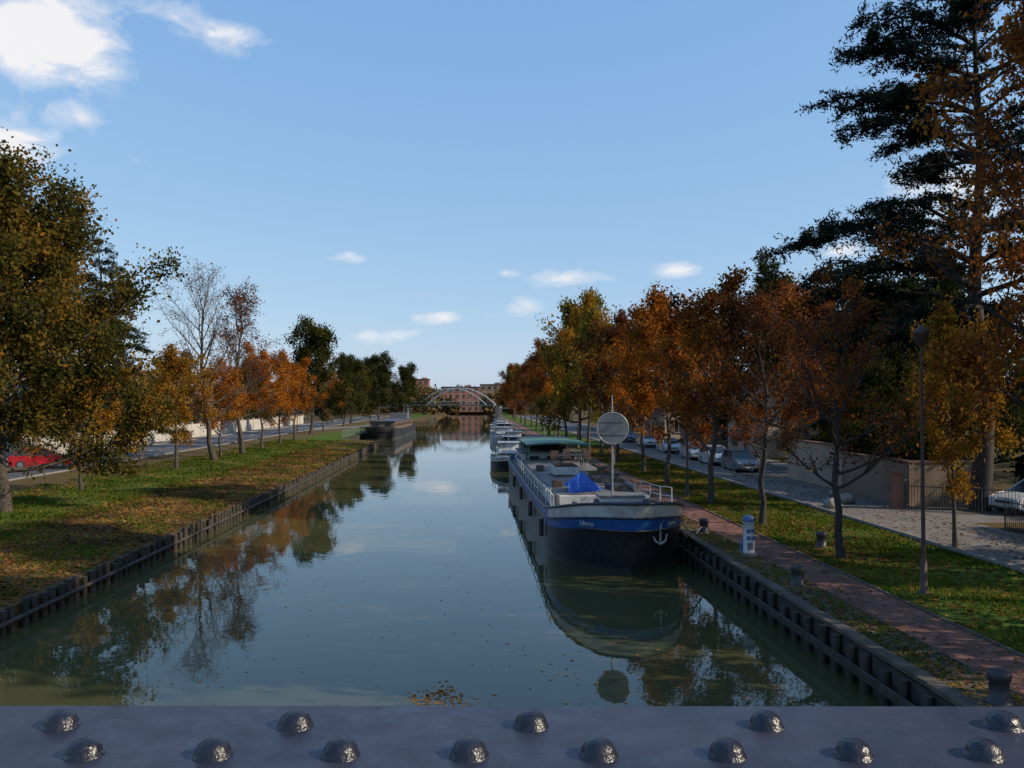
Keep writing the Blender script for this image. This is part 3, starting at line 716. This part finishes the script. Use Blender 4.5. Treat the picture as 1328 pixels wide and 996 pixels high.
BLUE=hullpaint('hull_blue',(.012,.085,.30),(.05,.10,.22),.38)
WHT=mat('paint_white',(.52,.52,.50),.45,.1,2,.1,dirt=(.34,.32,.29))
DECK=mat('deck_grey',(.16,.145,.135),.75,.25,1.5,.3,dirt=(.10,.085,.07))
GREEN=mat('canopy_green',(.055,.16,.11),.5,.2,2,.1,dirt=(.10,.17,.13))
TARP=mat('tarp_blue',(.01,.10,.50),.55,.25,4,.5,fine=12)
BRN=mat('weathered_wood',(.10,.06,.04),.7,.3,5,.3)
ROPE=mat('rope',(.32,.29,.24),.9,.2,30,.5)
GALV=mat('galvanised',(.30,.31,.32),.45,.15,6,.1,metal=.5)
def hullmesh(Ln,half,zs,mats,e=4.6,es=3.5,rake=1.1,bowy=6):
    b=MB();st=[0,.03,.1,.25,.5,.85,1.3,1.9,2.6,3.5,4.6,6,9,13,18,23,28,32,34.5,36,37.2,38,38.6,38.9,39]
    st=[s*Ln/39 for s in st];lv=[0,.18,.36,.54,.70,.84,1]
    def pt(s,u):
        ys=rake*(1-u)**1.4;y=ys+s*(1-ys/Ln);z=-.5+u*(zs(s)+.5)
        p=.5+.45*(1-u)**1.2
        bb=half*(max(0,1-(1-min(s/e,1))**2))**p
        if s>Ln-es: bb*=(max(0,1-((s-(Ln-es))/es)**2.4))**.5
        return bb,y,z
    for sx in(-1,1):
        n=len(lv);vs=[];
        for s in st:
            for u in lv: q=pt(s,u);vs.append((sx*q[0],q[1],q[2]))
        for i in range(len(st)-1):
            for j in range(n-1):
                f=(i*n+j,(i+1)*n+j,(i+1)*n+j+1,i*n+j+1)
                if sx<0:f=f[::-1]
                mm=mats[0]
                if j==4: mm=mats[1] if (st[i]<bowy or st[i]>Ln-5) else mats[0]
                if j==5: mm=mats[2] if st[i]<bowy*.75 else mats[1]
                b.add([vs[k] for k in f],[(0,1,2,3)],mm,True)
        b.tube([(sx*(pt(s,.84)[0]+.03),pt(s,.84)[1]-.02,pt(s,.84)[2]) for s in st],.035,mats[3],6,False)
        b.tube([(sx*(pt(s,1)[0]),pt(s,1)[1],pt(s,1)[2]) for s in st],.055,mats[3],6,False)
    d=MB()
    for i in range(len(st)-1):
        s0,s1=st[i],st[i+1];a=pt(s0,.9);c=pt(s1,.9)
        z0=a[2]-.1 if s0>5.5 else zs(3)-.5;z1=c[2]-.1 if s1>5.5 else zs(3)-.5
        d.add([(-a[0],a[1],z0),(a[0],a[1],z0),(c[0],c[1],z1),(-c[0],c[1],z1)],[(0,1,2,3)],DECK)
    return b,d,pt
def finish_hull(o):
    import bmesh
    bm=bmesh.new();bm.from_mesh(o.data);bmesh.ops.remove_doubles(bm,verts=bm.verts,dist=.002);bmesh.ops.dissolve_degenerate(bm,edges=bm.edges,dist=.001);bm.to_mesh(o.data);bm.free()
BX,BY=5.5,28.4
barge=empty('moored_barge',(BX,BY,0),R(.3))
zsf=lambda s:1.62+.95*math.exp(-(s/4.2)**1.5)+.5*max(0,(s-31)/8)**2
hb,db,pt=hullmesh(39,2.52,zsf,(NAVY,BLUE,WHT,NAVY))
o=hb.obj('hull',barge);finish_hull(o);db.obj('deck',barge)
c=MB()
c.box((0,17.2,1.82),(3.7,21.6,.64),WHT)
for k in range(18): 
    y=6.9+k*1.21;dz=-.08+rnd.uniform(-.008,.008);q_=[(-1.95,y,2.24),(0,y,2.36),(1.95,y,2.24),(1.95,y+1.17,2.24),(0,y+1.17,2.36),(-1.95,y+1.17,2.24),(-1.95,y,2.18),(1.95,y,2.18),(-1.95,y+1.17,2.18),(1.95,y+1.17,2.18)]
    c.add([(a_,b_,c_+dz) for a_,b_,c_ in q_],[(0,1,4,5),(1,2,3,4),(0,6,7,2,1),(5,4,3,9,8),(0,5,8,6),(2,7,9,3)],DECK)
c.obj('hatch_covers',barge)
r=MB()
for sx in(-1,1):
    pts=[(sx*2.4,4.8+k*2,pt(4.8+k*2,1)[2]) for k in range(12 if sx<0 else 4)]
    for p in pts: r.tube([p,(p[0],p[1],p[2]+.75)],.022,WHT,6)
    for h in(.4,.75): r.tube([(p[0],p[1],p[2]+h) for p in pts],.018,WHT,6)
for k in range(5): r.box((-2.28,5.2+k*.9,2.12),(.05,.82,.5),WHT)
r.obj('railing',barge)
f=MB();fz=zsf(3)-.5
f.box((0,2.6,fz+.35),(1.3,.8,.5),IRON);f.tube([(-.95,2.6,fz+.5),(.95,2.6,fz+.5)],.22,IRON,14);f.tube([(-1,2.6,fz+.5),(-.85,2.6,fz+.5)],.34,IRON,16);f.tube([(.85,2.6,fz+.5),(1,2.6,fz+.5)],.34,IRON,16)
for sx in(-1,1):
    for yy in(1.7,4.1):
        f.tube([(sx*1.5,yy,fz),(sx*1.5,yy,fz+.5)],.1,IRON,12);f.tube([(sx*1.5,yy+.35,fz),(sx*1.5,yy+.35,fz+.5)],.1,IRON,12)
        f.tube([(sx*1.5,yy-.12,fz+.4),(sx*1.5,yy+.47,fz+.4)],.05,IRON,8)
f.box((.3,4.6,fz+.35),(1.7,1.1,.7),WHT);f.box((.3,4.6,fz+.74),(1.8,1.2,.07),DECK)
f.obj('foredeck_gear',barge,bevel=.01)
coil=MB()
for k in range(5): coil.tube([(-.8+(.38-.05*k)*math.cos(t*.3),4.2+(.38-.05*k)*math.sin(t*.3),fz+.04+.03*k) for t in range(22)],.028,ROPE,6)
coil.obj('rope_coil',barge)
a=MB();q=pt(.85,.70)
a.tube([(1.0,q[1]-.36,1.95),(1.0,q[1]-.36,1.2)],.045,GALV,8)
a.tube([(.74,q[1]-.34,1.45),(.82,q[1]-.40,1.22),(1.0,q[1]-.42,1.12),(1.18,q[1]-.34,1.22),(1.26,q[1]-.24,1.45)],[.03,.045,.055,.045,.03],GALV,8)
a.tube([(1.0,q[1]-.36,1.95),(1.0,q[1]-.15,2.0)],.13,WHT,12)
a.obj('anchor',barge)
for sx in(-1,1):
    cu=bpy.data.curves.new('name_lettering','FONT');cu.body='Liberte';cu.size=.24;cu.align_x='CENTER';cu.align_y='CENTER';cu.extrude=.004
    t=bpy.data.objects.new('name_lettering',cu);COL.objects.link(t);t.parent=barge;cu.materials.append(WHT)
    p0=Vector(pt(.62,.77));p1=Vector(pt(1.5,.77));mid=Vector(pt(1.0,.77))
    tg=(p1-p0).normalized();nrm=Vector((tg.y,-tg.x,0)).normalized()
    pos=mid+nrm*.05;ang=math.atan2(nrm.y,nrm.x)
    if sx<0: pos.x=-pos.x;ang=math.pi-ang
    t.location=pos;t.rotation_euler=(R(90),0,ang+R(90))
t=MB();vs=[];n=17
hs=lambda u,v:max(0,.85*(1-abs(v-.42)*1.55)**.8 if abs(v-.42)*1.55<1 else 0)*(1-.5*u)*(.85+.15*math.sin(u*9+v*4))
for i in range(n):
    u=i/(n-1);y=7.2+u*1.8
    for j in range(n):
        v=j/(n-1);x=-1.4+v*1.4;h=hs(u,v)
        vs.append((x+.04*math.sin(i*1.1+j*.7),y+.05*math.sin(j*1.3),2.22+h+(.035*math.sin(i*1.9+j*1.1)+.03*math.sin(j*2.7-i))*(1 if h>.05 else .3)))
fs=[(i*n+j,i*n+j+1,(i+1)*n+j+1,(i+1)*n+j) for i in range(n-1) for j in range(n-1)]
t.add(vs,fs,TARP,True)
t.add([(vs[j][0],7.2,2.16) for j in range(n)]+vs[:n],[(j,j+1,n+j+1,n+j) for j in range(n-1)],TARP)
t.obj('blue_tarp',barge)
k=MB()
k.box((.6,12,2.45),(1.5,2.0,.35),IRON,tx=.8,ty=.8);k.box((.6,12,2.65),(1.1,1.5,.05),GLASS)
k.box((-.6,16,2.5),(1.3,2.4,.4),WHT);k.box((-.6,16,2.73),(1.2,2.3,.05),GLASS)
k.box((.4,21,2.9),(1.4,.9,.05),BRN)
for sx in(-1,1):
    for sy in(-1,1):k.tube([(.4+sx*.6,21+sy*.35,2.3),(.4+sx*.6,21+sy*.35,2.89)],.03,IRON,6)
for (x,y) in((-.6,20.6),(1.4,21.2),(.3,22.2)):
    k.box((x,y,2.7),(.45,.45,.05),BRN);k.box((x,y+.22,2.97),(.45,.05,.45),BRN)
    for sx in(-1,1):
        for sy in(-1,1):k.tube([(x+sx*.19,y+sy*.19,2.27),(x+sx*.19,y+sy*.19,2.69)],.015,IRON,5)
for (x,y) in((-1.6,10),(1.7,10.5),(1.7,14),(-1.6,19),(1.7,18)):
    k.box((x,y,2.34),(.4,.8,.3),BRN)
k.tube([(1.5,7.2,2.36),(1.5,9.6,2.36)],.14,DECK,10)
k.box((0.75,8.1,2.38),(.6,1.1,.22),IRON,rz=.2)
for x,y in((-.1,10.2),(1.0,9.6)): k.lathe((x,y,2.27),[(.22,0),(.28,.35),(.26,.36),(.2,.3),(0,.3)],IRON,14)
k.obj('deck_furniture',barge,bevel=.01)
h=MB()
h.box((0,31.0,2.05),(4.1,5.2,1.1),WHT);h.box((0,31,2.64),(4.3,5.4,.07),DECK)
for i in range(4): h.box((-2.06,29.2+i*1.2,2.2),(.06,.7,.42),GLASS)
for i in range(3): h.box((-1.2+i*1.2,28.38,2.2),(.7,.06,.42),GLASS)
h.box((0,35.3,2.35),(3.4,3.2,1.9),WHT);h.box((0,33.69,2.8),(3.0,.05,.65),GLASS);h.box((-1.72,35.3,2.8),(.05,2.8,.65),GLASS);h.box((0,35.3,3.34),(3.7,3.6,.08),DECK)
h.obj('wheelhouse',barge,bevel=.01)
g=MB()
for sx in(-1,1):
    for yy in(26.2,28.3,31,33.4): g.tube([(sx*1.9+.2,yy,2.0),(sx*1.9+.2,yy,3.30)],.045,GREEN,8)
    g.tube([(sx*1.9+.2,26.2,2.8),(sx*1.9+.2,33.4,2.8)],.03,GREEN,6);g.tube([(sx*1.9+.2,26.2,2.45),(sx*1.9+.2,33.4,2.45)],.025,GREEN,6)
g.tube([(-1.7,26.2,2.8),(2.1,26.2,2.8)],.03,GREEN,6)
vs=[];n=9
for i in range(n):
    x=-1.9+4.2*i/(n-1);zz=3.26+.18*math.cos((i/(n-1)-.5)*2.6)
    vs+= [(x,25.9,zz),(x,33.6,zz),(x,25.9,zz-.10),(x,33.6,zz-.10)]
fs=[]
for i in range(n-1):
    o=i*4;fs+=[(o,o+4,o+5,o+1),(o+2,o+3,o+7,o+6),(o,o+2,o+6,o+4),(o+1,o+5,o+7,o+3)]
g.add(vs,fs,GREEN);g.obj('green_canopy',barge)
f=MB()
for yy in(6,12,19,26):
    f.tube([(-2.66,yy,1.3),(-2.66,yy,.6)],.10,IRON,10);f.tube([(-2.62,yy,1.3),(-2.5,yy,1.6)],.015,ROPE,5)
f.obj('fenders',barge)

s=MB();sx_,sy_=5.45,32.8
s.tube([(sx_,sy_,2.0),(sx_,sy_,5.6),(sx_,sy_,6.3)],[.045,.04,.02],GALV,10)
n=40;c0=(sx_,sy_-.09,5.0)
def disc(yo,r,m):
    v=[(c0[0]+r*math.cos(6.28318*i/n),c0[1]+yo,c0[2]+r*math.sin(6.28318*i/n)) for i in range(n)];s.add(v,[tuple(range(n))],m)
GREYB=mat('sign_back_grey',(.12,.13,.145),.55,.15,3,.05)
disc(-.02,.58,GREYB);disc(.02,.58,WHT)
v=[(c0[0]+.61*math.cos(6.28318*i/n),c0[1],c0[2]+.61*math.sin(6.28318*i/n)) for i in range(n+1)];s.tube(v,.03,GALV,6,False)
for zz in(4.75,5.25): s.box((sx_,sy_-.12,zz),(.95,.02,.04),GREYB)
s.obj('round_sign')

def rope(name,p0,p1,sag,r=.022):
    a=MB();a.tube([(p0[0]+(p1[0]-p0[0])*t,p0[1]+(p1[1]-p0[1])*t,p0[2]+(p1[2]-p0[2])*t-sag*4*t*(1-t)) for t in [i/14 for i in range(15)]],r,ROPE,6);a.obj(name)
rope('mooring_rope',(7.5,31.1,2.0),(9.1,33,1.2),.45);rope('mooring_rope',(7.4,30.8,2.1),(8.95,33.0,1.15),.75)

def bollard(x,y,s=1):
    a=MB();a.lathe((0,0,0),[(.22,0),(.22,.04),(.165,.05),(.16,.36),(.19,.42),(.19,.52),(.17,.54),(0,.55)],IRON,18);a.obj('mooring_bollard',loc=(x,y,.9))
for y in(14.1,23.4,33,43,53,63,75,90,110): bollard(8.95 if y<20 else 9.1,y)
bollard(12.3,29.4)
a=MB();PW=mat('pedestal_white',(.5,.5,.52),.4,.15,3,.1,dirt=(.35,.34,.32));PB=mat('pedestal_blue',(.05,.10,.24),.4,.1,3,.1)
a.box((0,0,.06),(.46,.46,.12),CONC);a.lathe((0,0,.12),[(.19,0),(.20,.05),(.185,.1),(.185,.95),(.20,.97),(.20,1.02)],PW,20);a.lathe((0,0,1.14),[(.205,0),(.205,.10),(.17,.17),(.09,.21),(0,.22)],PB,20)
for z in(.62,.85): a.box((-.07,-.185,z),(.11,.06,.12),PB);a.box((.08,-.185,z),(.11,.06,.12),PB)
a.box((.0,-.18,.35),(.2,.04,.22),GREYB);a.tube([(-.18,0,.5),(-.26,0,.45),(-.27,.02,.2),(-.2,0,.1)],.022,TARP,6);a.obj('shore_power_pedestal',loc=(9.2,27.9,.9),bevel=.008)
RUST=mat('lamp_rust',(.06,.03,.025),.6,.3,6,.2)
def lamp(x,y,H=6.2,m=RUST):
    a=MB();a.lathe((0,0,0),[(.16,0),(.16,.08),(.09,.12),(.085,.9),(.06,.95)],m,14)
    a.tube([(0,0,.9),(0,0,H)],[.055,.035],m,10)
    a.lathe((0,0,H),[(.05,0),(.16,.1),(.2,.34),(.22,.36),(.13,.48),(.03,.56),(0,.6)],m,12);a.obj('street_lamp',loc=(x,y,.9))
lamp(12.0,22.1,6.6);lamp(11.6,45.3);lamp(11.6,69);lamp(11.6,92);lamp(11.6,118);lamp(-28.5,70,6.5);lamp(-28.5,105,6.5);lamp(-28.5,140,6.5)

# ------------------------------------------------------------ small boats
def cruiser(x,y,L,hc,cc,rz=0,name='cabin_cruiser'):
    e=empty(name,(x,y,0),rz);half=L*.16;zs=lambda s:.95+.35*math.exp(-s/2.)
    b,d,pt=hullmesh(L,half,zs,(hc,hc,WHT,WHT),e=L*.4,es=.4,rake=1.0,bowy=L)
    o=b.obj('hull',e);finish_hull(o)
    for i,v in enumerate(d.v): d.v[i]=(v[0],v[1],.85)
    d.obj('deck',e)
    c=MB();c.box((0,L*.5,1.25),(half*1.45,L*.5,.8),cc,tx=.86,ty=.85);c.box((0,L*.62,1.95),(half*1.2,L*.24,.65),cc,tx=.85,ty=.8);c.box((0,L*.62,2.31),(half*1.25,L*.27,.06),WHT)
    c.box((0,L*.62,1.98),(half*1.22,L*.2,.34),GLASS,tx=.93,ty=1)
    c.box((0,L*.45,1.35),(half*1.42,L*.36,.22),GLASS,tx=.97)
    c.obj('cabin',e,bevel=.02)
    r=MB()
    for sx in(-1,1):
        P=[(sx*(pt(s,1)[0]-.06),pt(s,1)[1]+.05,pt(s,1)[2]) for s in(.2,.9,2,3.2,4.5)]
        for p in P:r.tube([p,(p[0],p[1],p[2]+.5)],.02,GALV,5)
        r.tube([(p[0],p[1],p[2]+.5) for p in P],.02,GALV,5)
    r.tube([(0,L*.6,2.3),(0,L*.6,3.8)],.03,GALV,6);r.obj('rails',e)
CABB=mat('cabin_cover_blue',(.03,.05,.10),.7,.2,3,.3)
cruiser(3.4,73,10,NAVY,WHT);cruiser(6.7,73,8.5,NAVY,CABB);cruiser(4.2,87,9,BLUE,CABB);cruiser(5.2,101,11,NAVY,WHT);cruiser(4.9,120,13,WHT,WHT);cruiser(5.6,140,14,NAVY,CABB);cruiser(6,162,12,NAVY,WHT);cruiser(6,182,12,WHT,WHT)
hbt=empty('moored_houseboat',(-15.2,138,0),R(-2));b,d,pt2=hullmesh(39,2.5,lambda s:1.5+.5*math.exp(-(s/4)**1.5),(NAVY,NAVY,NAVY,IRON),e=3)
o=b.obj('hull',hbt);finish_hull(o);d.obj('deck',hbt)
c=MB();c.box((0,19,2.1),(4.2,28,1.4),SHUT);c.box((0,19,2.85),(4.5,28.4,.12),SLATE);c.box((0,30,3.4),(3.2,4,1.1),GREYB)
for k in range(10): c.box((2.12,7+k*2.6,2.2),(.05,1.2,.5),GLASS)
for k in range(2): c.box((-1+2*k,4.97,2.2),(.9,.05,.6),GLASS)
c.obj('cabin',hbt)
railing('quay_railing',-18.8,124,-18.8,200,.9,1.1,.5,GALV)

# ------------------------------------------------------------ distant arch footbridge
AW=mat('bridge_white',(.36,.41,.42),.5,.05,1,.05);AG=mat('bridge_grey',(.15,.19,.18),.6,.1,1,.05)
e=empty('arch_footbridge',(-3,300,0),R(-12));a=MB()
a.box((-6,0,5.0),(34,3,.45),AG);a.box((-36,0,4.2),(26,3,.4),AG);a.box((24,0,4.0),(26,3,.4),AG);a.obj('deck',e)
a=MB()
for yy,x0 in((-1.7,-13),(1.9,-17)):
    P=[(x0+25*t,yy,5.0+6.0*4*t*(1-t)) for t in [i/24 for i in range(25)]]
    a.tube(P,.20 if yy<0 else .16,AW,8)
    for i in range(3,22,3): a.tube([P[i],(P[i][0],yy,5.2)],.04,AW,6)
    a.tube([(-23,yy,6.3),(11,yy,6.3)],.06,AW,6)
    for i in range(22): a.tube([(-22.5+i*1.5,yy,5.2),(-22.5+i*1.5,yy,6.3)],.03,AG,5)
a.obj('arches',e)
a=MB();a.box((-20.5,0,2.4),(1.6,4,4.7),CONC);a.box((12.6,0,2.4),(1.6,4,4.7),CONC);a.obj('abutments',e)

# ------------------------------------------------------------ foreground bridge girder
m,nt,b=newmat('girder_paint');g=N(nt,'ShaderNodeNewGeometry').outputs['Position']
c=ramp(nt,noise(nt,g,9,6,.7),[(.3,(.020,.021,.034)),(.5,(.028,.029,.045)),(.75,(.045,.044,.062))])
sc_=ramp(nt,noise(nt,g,60,5,.75),[(.62,(0,0,0)),(.74,(.6,.6,.6))]);c=mixc(nt,sc_,c,(.080,.074,.078))
nt.links.new(c,b.inputs['Base Color'])
rr_=ramp(nt,noise(nt,g,22,5,.7),[(.3,(.30,.30,.30)),(.7,(.55,.55,.55))]);nt.links.new(rr_,b.inputs['Roughness'])
hh=math_(nt,'ADD',noise(nt,g,55,4,.6),math_(nt,'MULTIPLY',noise(nt,g,300,3,.6),.35));bump(nt,b,hh,.35,.003);GP=m
RIV=mat('rivet_paint',(.014,.014,.022),.3,.3,40,.25,fine=180)
e=empty('bridge_girder',(0,0,0),R(YAW-.15))
a=MB();a.box((0,.847,5.621),(26,.384,.022),GP);a.obj('top_flange',e,bevel=.003)
a=MB();a.box((0,.86,5.0),(26,.015,1.2),GP);a.box((0,.846,4.38),(26,.38,.022),GP)
for k in range(-8,9): a.box((k*1.5,.95,5.0),(.02,.16,1.16),GP)
a.obj('web',e)
a=MB()
def rivet(x,y):
    r=.0185*rnd.uniform(.97,1.03);a.lathe((x,y,5.6315),[(r*1.12,0),(r*1.1,.002),(r*1.0,.0025),(r*.97,.007),(r*.82,.0120),(r*.55,.0155),(r*.25,.0172),(0,.0175)],RIV,22)
for k in range(-70,71): rivet(-.047+k*.134+rnd.uniform(-.001,.001),.893)
for k in range(-35,36): rivet(.019+k*.268+rnd.uniform(-.001,.001),.973)
a.obj('rivets',e)
a=MB();a.box((0,-1.3,4.42),(26,4.0,.2),CONC);a.obj('bridge_deck')
